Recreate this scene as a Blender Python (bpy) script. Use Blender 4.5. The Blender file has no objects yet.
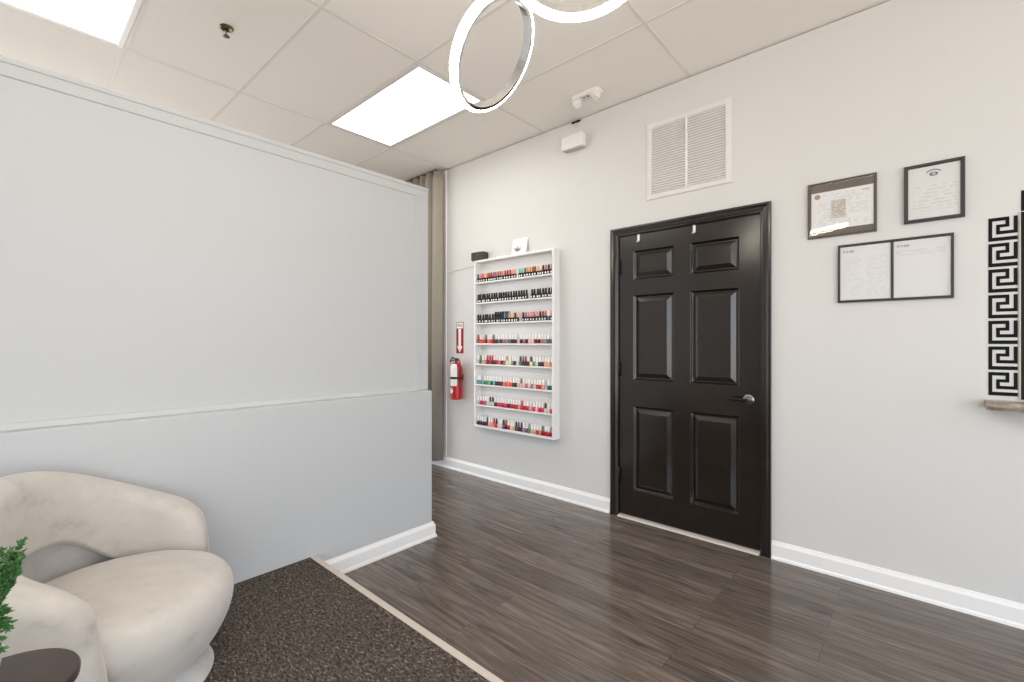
import bpy, bmesh, math, random
from mathutils import Vector, Matrix
PI = math.pi
random.seed(7)
S = bpy.context.scene
COL = S.collection

# ------------------------------------------------------------------ camera, sky, exposure
cam_d = bpy.data.cameras.new('camera')
cam_d.sensor_width = 36.0
cam_d.lens = 457.0 / 1024.0 * 36.0
cam_d.shift_y = 1.0 / 1024.0
cam_d.clip_start = 0.02
cam = bpy.data.objects.new('camera', cam_d)
COL.objects.link(cam)
EYE = 1.279
cam.location = (0, 0, EYE)
cam.rotation_euler = (PI / 2, 0, math.radians(41.6))
S.camera = cam

SKY = 4.0            # cool sky above the horizon
GROUND_GLOW = 4.3         # warm glow below the horizon, added to light the ceiling from below
w = bpy.data.worlds.new('sky')
S.world = w
w.use_nodes = True
bg = w.node_tree.nodes['Background']
wn = w.node_tree
w_tc = wn.nodes.new('ShaderNodeTexCoord')
w_sp = wn.nodes.new('ShaderNodeSeparateXYZ')
w_mr = wn.nodes.new('ShaderNodeMapRange')
w_mr.inputs[1].default_value, w_mr.inputs[2].default_value = -0.06, 0.04
w_mx = wn.nodes.new('ShaderNodeMix')
w_mx.data_type = 'RGBA'
w_mx.inputs[6].default_value = (1.0 * GROUND_GLOW, 0.95 * GROUND_GLOW, 0.88 * GROUND_GLOW, 1)
w_mx.inputs[7].default_value = (0.87 * SKY, 0.96 * SKY, 1.08 * SKY, 1)
wn.links.new(w_tc.outputs['Generated'], w_sp.inputs[0])
wn.links.new(w_sp.outputs[2], w_mr.inputs[0])
wn.links.new(w_mr.outputs[0], w_mx.inputs[0])
wn.links.new(w_mx.outputs[2], bg.inputs[0])
bg.inputs[1].default_value = 1.0

S.view_settings.view_transform = 'Standard'
S.view_settings.look = 'None'
S.view_settings.exposure = 0.09
S.view_settings.gamma = 1.0
S.view_settings.use_curve_mapping = False

TROFFER = 8.0      # glow of the ceiling panels
RING = 36.0         # glow of the pendant rings


def portal(loc, rot, sx, sy):
    d = bpy.data.lights.new('window_portal', 'AREA')
    d.shape = 'RECTANGLE'
    d.size, d.size_y = sx, sy
    d.cycles.is_portal = True
    o = bpy.data.objects.new('window_portal', d)
    o.location, o.rotation_euler = loc, rot
    COL.objects.link(o)


# ------------------------------------------------------------------ materials
MATS = {}


def mat(name, col, rough=0.6, metal=0.0, bump=0.0, bscale=60.0, var=0.0, vscale=6.0, spec=0.5, coat=0.0, sheen=0.0, emit=0.0, alpha=1.0):
    if name in MATS:
        return MATS[name]
    m = bpy.data.materials.new(name)
    m.use_nodes = True
    nt = m.node_tree
    b = nt.nodes['Principled BSDF']
    b.inputs['Base Color'].default_value = (*col, 1)
    b.inputs['Roughness'].default_value = rough
    b.inputs['Metallic'].default_value = metal
    b.inputs['Specular IOR Level'].default_value = spec
    b.inputs['Coat Weight'].default_value = coat
    b.inputs['Sheen Weight'].default_value = sheen
    if emit:
        b.inputs['Emission Color'].default_value = (*col, 1)
        b.inputs['Emission Strength'].default_value = emit
    tc = nt.nodes.new('ShaderNodeTexCoord')
    if var:
        n = nt.nodes.new('ShaderNodeTexNoise')
        n.inputs['Scale'].default_value = vscale
        n.inputs['Detail'].default_value = 4
        nt.links.new(tc.outputs['Object'], n.inputs['Vector'])
        mx = nt.nodes.new('ShaderNodeMix')
        mx.data_type = 'RGBA'
        mx.inputs[6].default_value = (*[c * (1 - var) for c in col], 1)
        mx.inputs[7].default_value = (*[min(1, c * (1 + var)) for c in col], 1)
        nt.links.new(n.outputs[0], mx.inputs[0])
        nt.links.new(mx.outputs[2], b.inputs['Base Color'])
    if bump:
        n = nt.nodes.new('ShaderNodeTexNoise')
        n.inputs['Scale'].default_value = bscale
        n.inputs['Detail'].default_value = 3
        nt.links.new(tc.outputs['Object'], n.inputs['Vector'])
        bp = nt.nodes.new('ShaderNodeBump')
        bp.inputs['Strength'].default_value = bump
        bp.inputs['Distance'].default_value = 0.002
        nt.links.new(n.outputs[0], bp.inputs['Height'])
        nt.links.new(bp.outputs[0], b.inputs['Normal'])
    MATS[name] = m
    return m


def ramp(nt, stops):
    r = nt.nodes.new('ShaderNodeValToRGB')
    e = r.color_ramp.elements
    e[0].position, e[0].color = stops[0][0], (*stops[0][1], 1)
    e[1].position, e[1].color = stops[-1][0], (*stops[-1][1], 1)
    for p, c in stops[1:-1]:
        x = e.new(p)
        x.color = (*c, 1)
    return r


def mapped(nt, scale, out='Object', loc=(0, 0, 0), rot=(0, 0, 0)):
    tc = nt.nodes.new('ShaderNodeTexCoord')
    mp = nt.nodes.new('ShaderNodeMapping')
    mp.inputs['Scale'].default_value = scale
    mp.inputs['Location'].default_value = loc
    mp.inputs['Rotation'].default_value = rot
    nt.links.new(tc.outputs[out], mp.inputs[0])
    return mp


def wood_floor_mat():
    m = mat('laminate_planks', (0.14, 0.11, 0.095), 0.19, spec=0.5)
    nt = m.node_tree
    b = nt.nodes['Principled BSDF']
    L = nt.links.new
    br = nt.nodes.new('ShaderNodeTexBrick')
    br.offset = 0.37
    br.inputs['Scale'].default_value = 1.0
    br.inputs['Brick Width'].default_value = 1.22
    br.inputs['Row Height'].default_value = 0.15
    br.inputs['Mortar Size'].default_value = 0.0012
    br.inputs['Mortar Smooth'].default_value = 0.2
    br.inputs['Color1'].default_value = (0.0, 0, 0, 1)
    br.inputs['Color2'].default_value = (1, 1, 1, 1)
    br.inputs['Mortar'].default_value = (0.3, 0.3, 0.3, 1)
    L(mapped(nt, (1, 1, 1), loc=(0.3, 0.07, 0)).outputs[0], br.inputs['Vector'])
    mp = mapped(nt, (1.3, 15, 1))
    # shift the grain from plank to plank
    add = nt.nodes.new('ShaderNodeVectorMath')
    add.operation = 'MULTIPLY_ADD'
    L(br.outputs['Color'], add.inputs[0])
    add.inputs[1].default_value = (13, 7, 5)
    L(mp.outputs[0], add.inputs[2])
    n1 = nt.nodes.new('ShaderNodeTexNoise')
    n1.inputs['Scale'].default_value = 1.4
    n1.inputs['Detail'].default_value = 6
    n1.inputs['Roughness'].default_value = 0.62
    n1.inputs['Distortion'].default_value = 1.3
    L(add.outputs[0], n1.inputs['Vector'])
    mp2 = mapped(nt, (4, 85, 1))
    n2 = nt.nodes.new('ShaderNodeTexNoise')
    n2.inputs['Scale'].default_value = 1.0
    n2.inputs['Detail'].default_value = 3
    L(mp2.outputs[0], n2.inputs['Vector'])
    r1 = ramp(nt, [(0.26, (0.052, 0.040, 0.033)), (0.42, (0.118, 0.096, 0.081)), (0.56, (0.168, 0.139, 0.119)), (0.76, (0.26, 0.222, 0.195))])
    L(n1.outputs[0], r1.inputs[0])
    r2 = ramp(nt, [(0.34, (0.70, 0.69, 0.68)), (0.6, (1.05, 1.045, 1.04))])
    L(n2.outputs[0], r2.inputs[0])
    mu = nt.nodes.new('ShaderNodeMix')
    mu.data_type, mu.blend_type = 'RGBA', 'MULTIPLY'
    mu.inputs[0].default_value = 1
    L(r1.outputs[0], mu.inputs[6])
    L(r2.outputs[0], mu.inputs[7])
    r3 = ramp(nt, [(0.0, (0.84, 0.84, 0.84)), (1.0, (1.12, 1.11, 1.10))])
    L(br.outputs['Color'], r3.inputs[0])
    mu2 = nt.nodes.new('ShaderNodeMix')
    mu2.data_type, mu2.blend_type = 'RGBA', 'MULTIPLY'
    mu2.inputs[0].default_value = 1
    L(mu.outputs[2], mu2.inputs[6])
    L(r3.outputs[0], mu2.inputs[7])
    mo = nt.nodes.new('ShaderNodeMix')
    mo.data_type = 'RGBA'
    mo.inputs[7].default_value = (0.03, 0.024, 0.02, 1)
    ml = nt.nodes.new('ShaderNodeMath')
    ml.operation = 'MULTIPLY'
    ml.inputs[1].default_value = 0.6
    L(br.outputs['Fac'], ml.inputs[0])
    L(ml.outputs[0], mo.inputs[0])
    L(mu2.outputs[2], mo.inputs[6])
    L(mo.outputs[2], b.inputs['Base Color'])
    bp = nt.nodes.new('ShaderNodeBump')
    bp.inputs['Strength'].default_value = 0.06
    bp.inputs['Distance'].default_value = 0.002
    L(n2.outputs[0], bp.inputs['Height'])
    L(bp.outputs[0], b.inputs['Normal'])
    return m


def carpet_mat():
    m = mat('loop_carpet', (0.08, 0.065, 0.055), 0.95, spec=0.1)
    nt = m.node_tree
    b = nt.nodes['Principled BSDF']
    L = nt.links.new
    mp = mapped(nt, (60, 125, 60), rot=(0, 0, 0.25))
    n1 = nt.nodes.new('ShaderNodeTexNoise')
    n1.inputs['Scale'].default_value = 1
    n1.inputs['Detail'].default_value = 4
    n1.inputs['Roughness'].default_value = 0.7
    L(mp.outputs[0], n1.inputs['Vector'])
    r1 = ramp(nt, [(0.33, (0.022, 0.018, 0.015)), (0.5, (0.088, 0.072, 0.062)), (0.60, (0.145, 0.122, 0.105)), (0.72, (0.45, 0.39, 0.34))])
    L(n1.outputs[0], r1.inputs[0])
    L(r1.outputs[0], b.inputs['Base Color'])
    bp = nt.nodes.new('ShaderNodeBump')
    bp.inputs['Strength'].default_value = 0.7
    bp.inputs['Distance'].default_value = 0.006
    L(n1.outputs[0], bp.inputs['Height'])
    L(bp.outputs[0], b.inputs['Normal'])
    return m


def velvet_mat(name, col):
    m = mat(name, col, 0.85, sheen=0.35, spec=0.2)
    nt = m.node_tree
    b = nt.nodes['Principled BSDF']
    L = nt.links.new
    mp = mapped(nt, (4, 7, 7), rot=(0.2, 0.4, 0.5))
    n = nt.nodes.new('ShaderNodeTexNoise')
    n.inputs['Scale'].default_value = 1.7
    n.inputs['Detail'].default_value = 7
    n.inputs['Roughness'].default_value = 0.66
    L(mp.outputs[0], n.inputs['Vector'])
    r = ramp(nt, [(0.30, tuple(c * 0.76 for c in col)), (0.42, tuple(c * 0.92 for c in col)), (0.7, tuple(min(1, c * 1.05) for c in col))])
    L(n.outputs[0], r.inputs[0])
    L(r.outputs[0], b.inputs['Base Color'])
    n2 = nt.nodes.new('ShaderNodeTexNoise')
    n2.inputs['Scale'].default_value = 350
    tc = nt.nodes.new('ShaderNodeTexCoord')
    L(tc.outputs['Object'], n2.inputs['Vector'])
    bp = nt.nodes.new('ShaderNodeBump')
    bp.inputs['Strength'].default_value = 0.15
    bp.inputs['Distance'].default_value = 0.001
    L(n2.outputs[0], bp.inputs['Height'])
    L(bp.outputs[0], b.inputs['Normal'])
    return m


def print_mat(name, base, ink, rows, x0, x1, z0, z1, gap=0.5, word=38.0, cut=0.42, mid=None):
    """paper with rows of faint unreadable print; Generated coordinates, x across and z up"""
    m = mat(name, base, 0.7)
    nt = m.node_tree
    b = nt.nodes['Principled BSDF']
    L = nt.links.new
    tc = nt.nodes.new('ShaderNodeTexCoord')
    sp = nt.nodes.new('ShaderNodeSeparateXYZ')
    L(tc.outputs['Generated'], sp.inputs[0])

    def M(op, a, v=None, link2=None):
        n = nt.nodes.new('ShaderNodeMath')
        n.operation = op
        L(a, n.inputs[0])
        if link2 is not None:
            L(link2, n.inputs[1])
        elif v is not None:
            n.inputs[1].default_value = v
        return n.outputs[0]
    x, z = sp.outputs[0], sp.outputs[2]
    zr = M('MULTIPLY', z, rows)
    line = M('LESS_THAN', M('FRACT', zr), gap)
    row = M('FLOOR', zr)
    cv = nt.nodes.new('ShaderNodeCombineXYZ')
    L(M('MULTIPLY', x, word), cv.inputs[0])
    L(M('MULTIPLY', row, 3.7), cv.inputs[1])
    n = nt.nodes.new('ShaderNodeTexNoise')
    n.inputs['Scale'].default_value = 1.0
    n.inputs['Detail'].default_value = 0
    L(cv.outputs[0], n.inputs['Vector'])
    words = M('GREATER_THAN', n.outputs[0], cut)
    box = M('MULTIPLY', M('GREATER_THAN', x, x0), link2=M('LESS_THAN', x, x1))
    box = M('MULTIPLY', box, link2=M('GREATER_THAN', z, z0))
    box = M('MULTIPLY', box, link2=M('LESS_THAN', z, z1))
    if mid:
        away = M('GREATER_THAN', M('ABSOLUTE', M('SUBTRACT', x, mid)), 0.035)
        box = M('MULTIPLY', box, link2=away)
    f = M('MULTIPLY', M('MULTIPLY', line, link2=words), link2=box)
    mx = nt.nodes.new('ShaderNodeMix')
    mx.data_type = 'RGBA'
    L(f, mx.inputs[0])
    mx.inputs[6].default_value = (*base, 1)
    mx.inputs[7].default_value = (*ink, 1)
    L(mx.outputs[2], b.inputs['Base Color'])
    return m


def glass_mat():
    m = bpy.data.materials.new('picture_glass')
    m.use_nodes = True
    nt = m.node_tree
    nt.nodes.clear()
    o = nt.nodes.new('ShaderNodeOutputMaterial')
    t = nt.nodes.new('ShaderNodeBsdfTransparent')
    g = nt.nodes.new('ShaderNodeBsdfGlossy')
    g.inputs['Roughness'].default_value = 0.03
    lw = nt.nodes.new('ShaderNodeLayerWeight')
    lw.inputs[0].default_value = 0.5
    pw = nt.nodes.new('ShaderNodeMath')
    pw.operation = 'POWER'
    pw.inputs[1].default_value = 4.0
    nt.links.new(lw.outputs['Facing'], pw.inputs[0])
    fr = nt.nodes.new('ShaderNodeMath')
    fr.operation = 'MULTIPLY_ADD'
    fr.inputs[1].default_value = 0.5
    fr.inputs[2].default_value = 0.02
    nt.links.new(pw.outputs[0], fr.inputs[0])
    mx = nt.nodes.new('ShaderNodeMixShader')
    nt.links.new(fr.outputs[0], mx.inputs[0])
    nt.links.new(t.outputs[0], mx.inputs[1])
    nt.links.new(g.outputs[0], mx.inputs[2])
    nt.links.new(mx.outputs[0], o.inputs[0])
    return m


M_WALL = mat('warm_white_paint', (0.65, 0.641, 0.628), 0.55, bump=0.04, bscale=220, var=0.01)
M_PART = mat('cool_white_paint', (0.505, 0.514, 0.520), 0.5, bump=0.03, bscale=200, var=0.01)
M_TRIM = mat('white_gloss_trim', (0.86, 0.85, 0.84), 0.35)
M_CEIL = mat('ceiling_tile_board', (0.90, 0.86, 0.815), 0.9, bump=0.25, bscale=160, var=0.04, vscale=130)
M_TBAR = mat('ceiling_grid_metal', (0.78, 0.745, 0.705), 0.6)
M_GAP = mat('gap_shade', (0.10, 0.085, 0.07), 0.9)
M_FLOOR = wood_floor_mat()
M_CARPET = carpet_mat()
M_NOSE = mat('beige_step_nosing', (0.60, 0.535, 0.47), 0.45, var=0.06, vscale=25)
M_DOOR = mat('espresso_paint', (0.0095, 0.0058, 0.0036), 0.20, bump=0.03, bscale=90, var=0.15, vscale=9, spec=0.75)
M_BLACKM = mat('black_metal', (0.02, 0.02, 0.02), 0.3, metal=0.6)
M_NICKEL = mat('satin_nickel', (0.62, 0.6, 0.57), 0.25, metal=1.0)
M_CHROME = mat('chrome', (0.75, 0.75, 0.75), 0.08, metal=1.0)
M_PANEL = mat('glowing_panel', (1.0, 0.97, 0.92), 0.6, emit=TROFFER)
M_LED = mat('led_diffuser', (1.0, 0.90, 0.77), 0.5, emit=RING)
M_WHITEP = mat('white_plastic', (0.78, 0.76, 0.74), 0.4)
M_GREYP = mat('grey_plastic', (0.5, 0.49, 0.48), 0.45)
M_BRASS = mat('aged_brass', (0.16, 0.125, 0.06), 0.35, metal=0.9)
M_RACK = mat('white_lacquer', (0.80, 0.79, 0.775), 0.35)
M_VELVET = velvet_mat('cream_velvet', (0.55, 0.51, 0.465))
M_VELVETG = velvet_mat('off_white_daylit_velvet', (0.56, 0.54, 0.52))  # off-white for the base; cool daylight tint put into the shell's colour
M_DARKWOOD = mat('dark_walnut', (0.042, 0.027, 0.021), 0.4, var=0.35, vscale=14)
M_CURTAIN = mat('taupe_drape', (0.30, 0.27, 0.225), 0.8, bump=0.1, bscale=300, var=0.05)
M_RED = mat('red_enamel', (0.44, 0.010, 0.012), 0.3)
M_WHITE = mat('white_label', (0.8, 0.79, 0.77), 0.45)
M_BLACK = mat('black_vinyl', (0.004, 0.004, 0.0045), 0.5, spec=0.15)
M_PFRAME = mat('black_picture_frame', (0.025, 0.023, 0.022), 0.35)
M_TAUPE = mat('brown_mount', (0.135, 0.108, 0.085), 0.55)
M_MIRROR = mat('dark_mirror_glass', (0.004, 0.009, 0.013), 0.22, spec=0.12)
M_GRAN = mat('granite', (0.30, 0.25, 0.20), 0.3, var=0.8, vscale=60)
M_GLASS = glass_mat()
M_LEAF = mat('evergreen_leaf', (0.07, 0.19, 0.05), 0.42, var=0.6, vscale=40)
M_STEM = mat('brown_twig', (0.10, 0.07, 0.04), 0.7)
M_SOIL = mat('potting_soil', (0.04, 0.03, 0.022), 0.95, bump=0.6, bscale=90)
M_POT = mat('white_ceramic', (0.78, 0.77, 0.75), 0.3)


# ------------------------------------------------------------------ mesh helpers
class MB:
    def __init__(s):
        s.bm = bmesh.new()

    def _tf(s, vs, mtx):
        if mtx is not None:
            bmesh.ops.transform(s.bm, matrix=mtx, verts=vs)
        return vs

    def box(s, x0, x1, y0, y1, z0, z1, bev=0.0, seg=2, mtx=None):
        m = Matrix.Translation(((x0 + x1) / 2, (y0 + y1) / 2, (z0 + z1) / 2)) @ Matrix.Diagonal((abs(x1 - x0), abs(y1 - y0), abs(z1 - z0), 1))
        r = bmesh.ops.create_cube(s.bm, size=1, matrix=m)
        vs = r['verts']
        if bev:
            es = list({e for v in vs for e in v.link_edges})
            r2 = bmesh.ops.bevel(s.bm, geom=es, offset=bev, segments=seg, affect='EDGES', profile=0.5)
            vs = list({v for f in r2['faces'] for v in f.verts} | {v for v in vs if v.is_valid})
        return s._tf(vs, mtx)

    def grid(s, rings, close_u=False, close_v=False, cap0=False, cap1=False):
        """rings: list of lists of points, skinned together"""
        V = [[s.bm.verts.new(p) for p in r] for r in rings]
        n, k = len(V), len(V[0])
        for i in range(n if close_v else n - 1):
            a, b = V[i], V[(i + 1) % n]
            for j in range(k if close_u else k - 1):
                q = (a[j], a[(j + 1) % k], b[(j + 1) % k], b[j])
                try:
                    s.bm.faces.new(q)
                except ValueError:
                    pass
        if cap0:
            s.bm.faces.new(list(reversed(V[0])))
        if cap1:
            s.bm.faces.new(V[-1])
        return [v for r in V for v in r]

    def lathe(s, prof, n=24, mtx=None, sx=1.0, sy=1.0):
        rings = []
        for r, z in prof:
            rr = max(r, 1e-5)
            rings.append([(rr * sx * math.cos(2 * PI * i / n), rr * sy * math.sin(2 * PI * i / n), z) for i in range(n)])
        vs = s.grid(rings, close_u=True, cap0=True, cap1=True)
        return s._tf(vs, mtx)

    def tube(s, pts, r, n=8, cap=True):
        pts = [Vector(p) for p in pts]
        rings = []
        up = Vector((0, 0, 1))
        for i, p in enumerate(pts):
            t = (pts[min(i + 1, len(pts) - 1)] - pts[max(i - 1, 0)]).normalized()
            a = t.cross(up)
            if a.length < 1e-3:
                a = t.cross(Vector((1, 0, 0)))
            a.normalize()
            b = t.cross(a).normalized()
            rr = r[i] if isinstance(r, (list, tuple)) else r
            rings.append([p + rr * (math.cos(2 * PI * k / n) * a + math.sin(2 * PI * k / n) * b) for k in range(n)])
        return s.grid(rings, close_u=True, cap0=cap, cap1=cap)

    def prism(s, poly, ext, axis='y', mtx=None):
        """poly in two axes, extruded between ext[0], ext[1] along the third"""
        def P(u, v, t):
            return {'y': (u, t, v), 'x': (t, u, v), 'z': (u, v, t)}[axis]
        a = [s.bm.verts.new(P(u, v, ext[0])) for u, v in poly]
        b = [s.bm.verts.new(P(u, v, ext[1])) for u, v in poly]
        s.bm.faces.new(list(reversed(a)))
        s.bm.faces.new(b)
        k = len(poly)
        for i in range(k):
            s.bm.faces.new((a[i], a[(i + 1) % k], b[(i + 1) % k], b[i]))
        return s._tf(a + b, mtx)

    def build(s, name, m, parent=None, smooth=False, loc=None, angle=40):
        bmesh.ops.recalc_face_normals(s.bm, faces=s.bm.faces[:])
        me = bpy.data.meshes.new(name)
        s.bm.to_mesh(me)
        s.bm.free()
        o = bpy.data.objects.new(name, me)
        COL.objects.link(o)
        me.materials.append(m)
        if smooth:
            for p in me.polygons:
                p.use_smooth = True
            lim = math.radians(angle)
            b2 = bmesh.new()
            b2.from_mesh(me)
            for e in b2.edges:
                if len(e.link_faces) == 2 and e.calc_face_angle(0) > lim:
                    e.smooth = False
            b2.to_mesh(me)
            b2.free()
        if loc:
            o.location = loc
        if parent is not None:
            o.parent = parent
        return o


def tag(o, label, cat, group=None):
    o['label'] = label
    o['category'] = cat
    if group:
        o['group'] = group
    return o


def thing(name, label, cat, loc=(0, 0, 0), rz=0.0, group=None):
    o = bpy.data.objects.new(name, None)
    o.empty_display_size = 0.05
    COL.objects.link(o)
    o.location = loc
    o.rotation_euler = (0, 0, rz)
    return tag(o, label, cat, group)


def struct(o):
    o['kind'] = 'structure'
    return o


def copy_thing(root, label, group=None):
    c = root.copy()
    COL.objects.link(c)
    c['label'] = label
    if group:
        c['group'] = group
    for ch in root.children:
        d = ch.copy()
        COL.objects.link(d)
        d.parent = c
        for g in ch.children:
            e = g.copy()
            COL.objects.link(e)
            e.parent = d
    return c


def rail(path, prof, flip=False):
    """mitred moulding in the XZ plane: path points (x,z), profile points (outward offset, forward distance towards -Y)"""
    pts = [Vector(p) for p in path]
    rings = []
    for i, p in enumerate(pts):
        d0 = (p - pts[i - 1]).normalized() if i > 0 else None
        d1 = (pts[i + 1] - p).normalized() if i < len(pts) - 1 else None
        d0 = d0 or d1
        d1 = d1 or d0
        n0, n1 = Vector((-d0.y, d0.x)), Vector((-d1.y, d1.x))
        n = (n0 + n1) / (1 + n0.dot(n1))
        rings.append([(p.x + n.x * a, -f, p.y + n.y * a) for a, f in prof])
    return rings


# ------------------------------------------------------------------ room shell
DW = 3.053            # door wall, y
PX = -2.39            # lower face of the partition, x
CZ = 3.045            # ceiling
XL, XR, YB = -6.2, 3.4, -3.4
DX0, DX1, DZ = -1.652, -0.711, 2.052          # door leaf

b = MB()
b.box(XL - .1, XR + .1, YB - .1, DW + .15, -0.12, 0)
floor = struct(b.build('floor', M_FLOOR))

b = MB()
b.box(XL - .1, XR + .1, YB - .1, DW + .15, CZ, CZ + .1)
ceiling = struct(b.build('ceiling', M_CEIL))
b = MB()
gx = [-3.575 + 1.222 * k for k in range(-2, 6)]
gy = [0.512 + 0.622 * k for k in range(-6, 4)]
for x in gx:
    b.box(x - .010, x + .010, YB, DW - 0.004, CZ - .003, CZ + .002)
for y in gy:
    b.box(XL, XR, y - .010, y + .010, CZ - .0026, CZ + .002)
g = b.build('ceiling_grid', M_TBAR, ceiling)

wb = MB()
gap = 0.008
wb.box(XL - .1, DX0 - .02, DW, DW + .15, 0, CZ - gap)
wb.box(DX1 + .02, XR + .1, DW, DW + .15, 0, CZ - gap)
wb.box(DX0 - .02, DX1 + .02, DW, DW + .15, DZ + .02, CZ - gap)
wall_back = struct(wb.build('wall_back', M_WALL))
b = MB()
b.box(XL - .1, XR + .1, DW + .02, DW + .15, CZ - gap - .001, CZ)
struct(b.build('gap_shade_strip', M_GAP))  # dark backing in the wall-top gap, its shadow put into the colour

b = MB()
W3 = (-2.2, 1.3, 0.3, 2.7)  # unseen window opening, added to brighten the ceiling beyond the partition
b.box(XL - .1, XL, YB, DW, 0, W3[2])
b.box(XL - .1, XL, YB, DW, W3[3], CZ)
b.box(XL - .1, XL, YB, W3[0], W3[2], W3[3])
b.box(XL - .1, XL, W3[1], DW, W3[2], W3[3])
for k in range(1, 4):
    y = W3[0] + (W3[1] - W3[0]) * k / 4
    b.box(XL - .08, XL, y - .03, y + .03, W3[2], W3[3])
struct(b.build('wall_left', M_WALL))
portal((XL - .12, (W3[0] + W3[1]) / 2, (W3[2] + W3[3]) / 2), (0, -PI / 2, 0), W3[3] - W3[2], W3[1] - W3[0])
# window wall to the right and shop front behind, both out of the picture
b = MB()
W1 = (-3.1, 2.3, 0.12, 2.75)
b.box(XR, XR + .1, YB, DW, 0, W1[2])
b.box(XR, XR + .1, YB, DW, W1[3], CZ)
b.box(XR, XR + .1, YB, W1[0], W1[2], W1[3])
b.box(XR, XR + .1, W1[1], DW, W1[2], W1[3])
for k in range(1, 3):
    y = W1[0] + (W1[1] - W1[0]) * k / 3
    b.box(XR, XR + .08, y - .03, y + .03, W1[2], W1[3])
struct(b.build('wall_right', M_WALL))
b = MB()
W2 = (0.9, 3.2, 0.12, 2.75)
b.box(XL - .1, XR + .1, YB - .1, YB, 0, W2[2])
b.box(XL - .1, XR + .1, YB - .1, YB, W2[3], CZ)
b.box(XL - .1, W2[0], YB - .1, YB, W2[2], W2[3])
b.box(W2[1], XR + .1, YB - .1, YB, W2[2], W2[3])
for k in range(1, 4):
    x = W2[0] + (W2[1] - W2[0]) * k / 4
    b.box(x - .03, x + .03, YB - .08, YB, W2[2], W2[3])
struct(b.build('wall_front', M_WALL))
portal((XR + .12, (W1[0] + W1[1]) / 2, (W1[2] + W1[3]) / 2), (0, PI / 2, 0), W1[3] - W1[2], W1[1] - W1[0])
portal(((W2[0] + W2[1]) / 2, YB - .12, (W2[2] + W2[3]) / 2), (PI / 2, 0, 0), W2[1] - W2[0], W2[3] - W2[2])

# ---- low partition: thick lower half, thin upper half, cap and corner boards
PE = 1.93             # free end of the partition, y
PT = 2.314            # top
ux = -2.47            # upper face
b = MB()
b.box(-2.62, PX, YB, PE - .03, 0, 0.960, bev=.004, seg=1)
part = struct(b.build('wall_partition', M_PART))
b = MB()
b.box(-2.60, ux - .005, YB, PE - .005, 0.955, PT - .02)
b.build('upper_panel', M_PART, part)
b = MB()
b.box(-2.60, ux, YB, PE, PT - .072, PT - .022, bev=.003, seg=1)
b.box(-2.605, ux + .003, YB, PE + .002, PT - .024, PT, bev=.004, seg=2)
b.build('cap_board', M_PART, part)
b = MB()
b.box(-2.598, ux, PE - .10, PE, .958, PT - .07, bev=.003, seg=1)
b.build('corner_board', M_PART, part)
b = MB()
b.prism([(ux - .01, .955), (ux + .016, .955), (ux + .016, .962), (ux + .004, .982), (ux - .01, .984)], (YB, PE - .1), 'y')
b.build('ledge_bead', M_PART, part)

# ---- raised platform with carpet
PZ, PY = 0.148, 1.125
b = MB()
b.box(PX, XR, YB, PY - .012, 0, PZ - .008)
struct(b.build('platform', M_NOSE))
b = MB()
b.box(PX, XR, YB, PY - .034, PZ - .009, PZ - .001)
struct(b.build('carpet', M_CARPET))
b = MB()
b.prism([(PY - .034, PZ - .009), (PY - .034, PZ + .001), (PY - .006, PZ + .001), (PY, PZ - .004), (PY, 0), (PY - .0125, 0), (PY - .0125, PZ - .009)], (PX, XR), 'x')
struct(b.build('trim_2', M_NOSE))


# ---- baseboards
def base_prof(h=.105, t=.016):
    return [(0, 0), (t + .008, 0), (t + .006, .012), (t, .02), (t, h - .022), (t * .55, h - .008), (t * .4, h), (0, h)]


b = MB()
b.prism([(DW - p, q) for p, q in base_prof()], (XL, DX0 - .068), 'x')
b.prism([(DW - p, q) for p, q in base_prof()], (DX1 + .064, XR), 'x')
struct(b.build('baseboard_back', M_TRIM))
b = MB()
pr = base_prof(.098)
rings = []
for y0, k in ((PY + .001, 0), (PE - .03, 1)):
    rings.append([(PX + p, y0 + p * k, q) for p, q in pr])
rings.append([(-2.62, PE - .03 + p, q) for p, q in pr])
b.grid(rings, close_u=True, cap0=True, cap1=True)
struct(b.build('baseboard_partition', M_TRIM))

# ------------------------------------------------------------------ door
cas = [(0, -.005), (0, .006), (.006, .010), (.012, .010), (.016, .015), (.034, .018), (.046, .023), (.056, .023), (.058, .019), (.058, -.005)]
b = MB()
path = [(DX1 + .004, 0.0), (DX1 + .004, DZ + .004), (DX0 - .004, DZ + .004), (DX0 - .004, 0.0)]
path = list(reversed(path))
rings = rail(path, [(a, f) for a, f in cas])
vs = b.grid(rings, close_u=True, cap0=True, cap1=True)
bmesh.ops.translate(b.bm, vec=(0, DW, 0), verts=vs)
struct(b.build('trim_3', M_DOOR))
b = MB()
jf = [(-.002, .0), (.02, .0), (.02, -.15), (-.002, -.15), (-.002, -.062), (-.012, -.062), (-.012, -.050), (-.002, -.050)]
rings = rail([(DX0 - .003, 0.0), (DX0 - .003, DZ + .003), (DX1 + .003, DZ + .003), (DX1 + .003, 0.0)], jf)
vs = b.grid(rings, close_u=True, cap0=True, cap1=True)
bmesh.ops.translate(b.bm, vec=(0, DW, 0), verts=vs)
struct(b.build('door_frame_1', M_DOOR))

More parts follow.
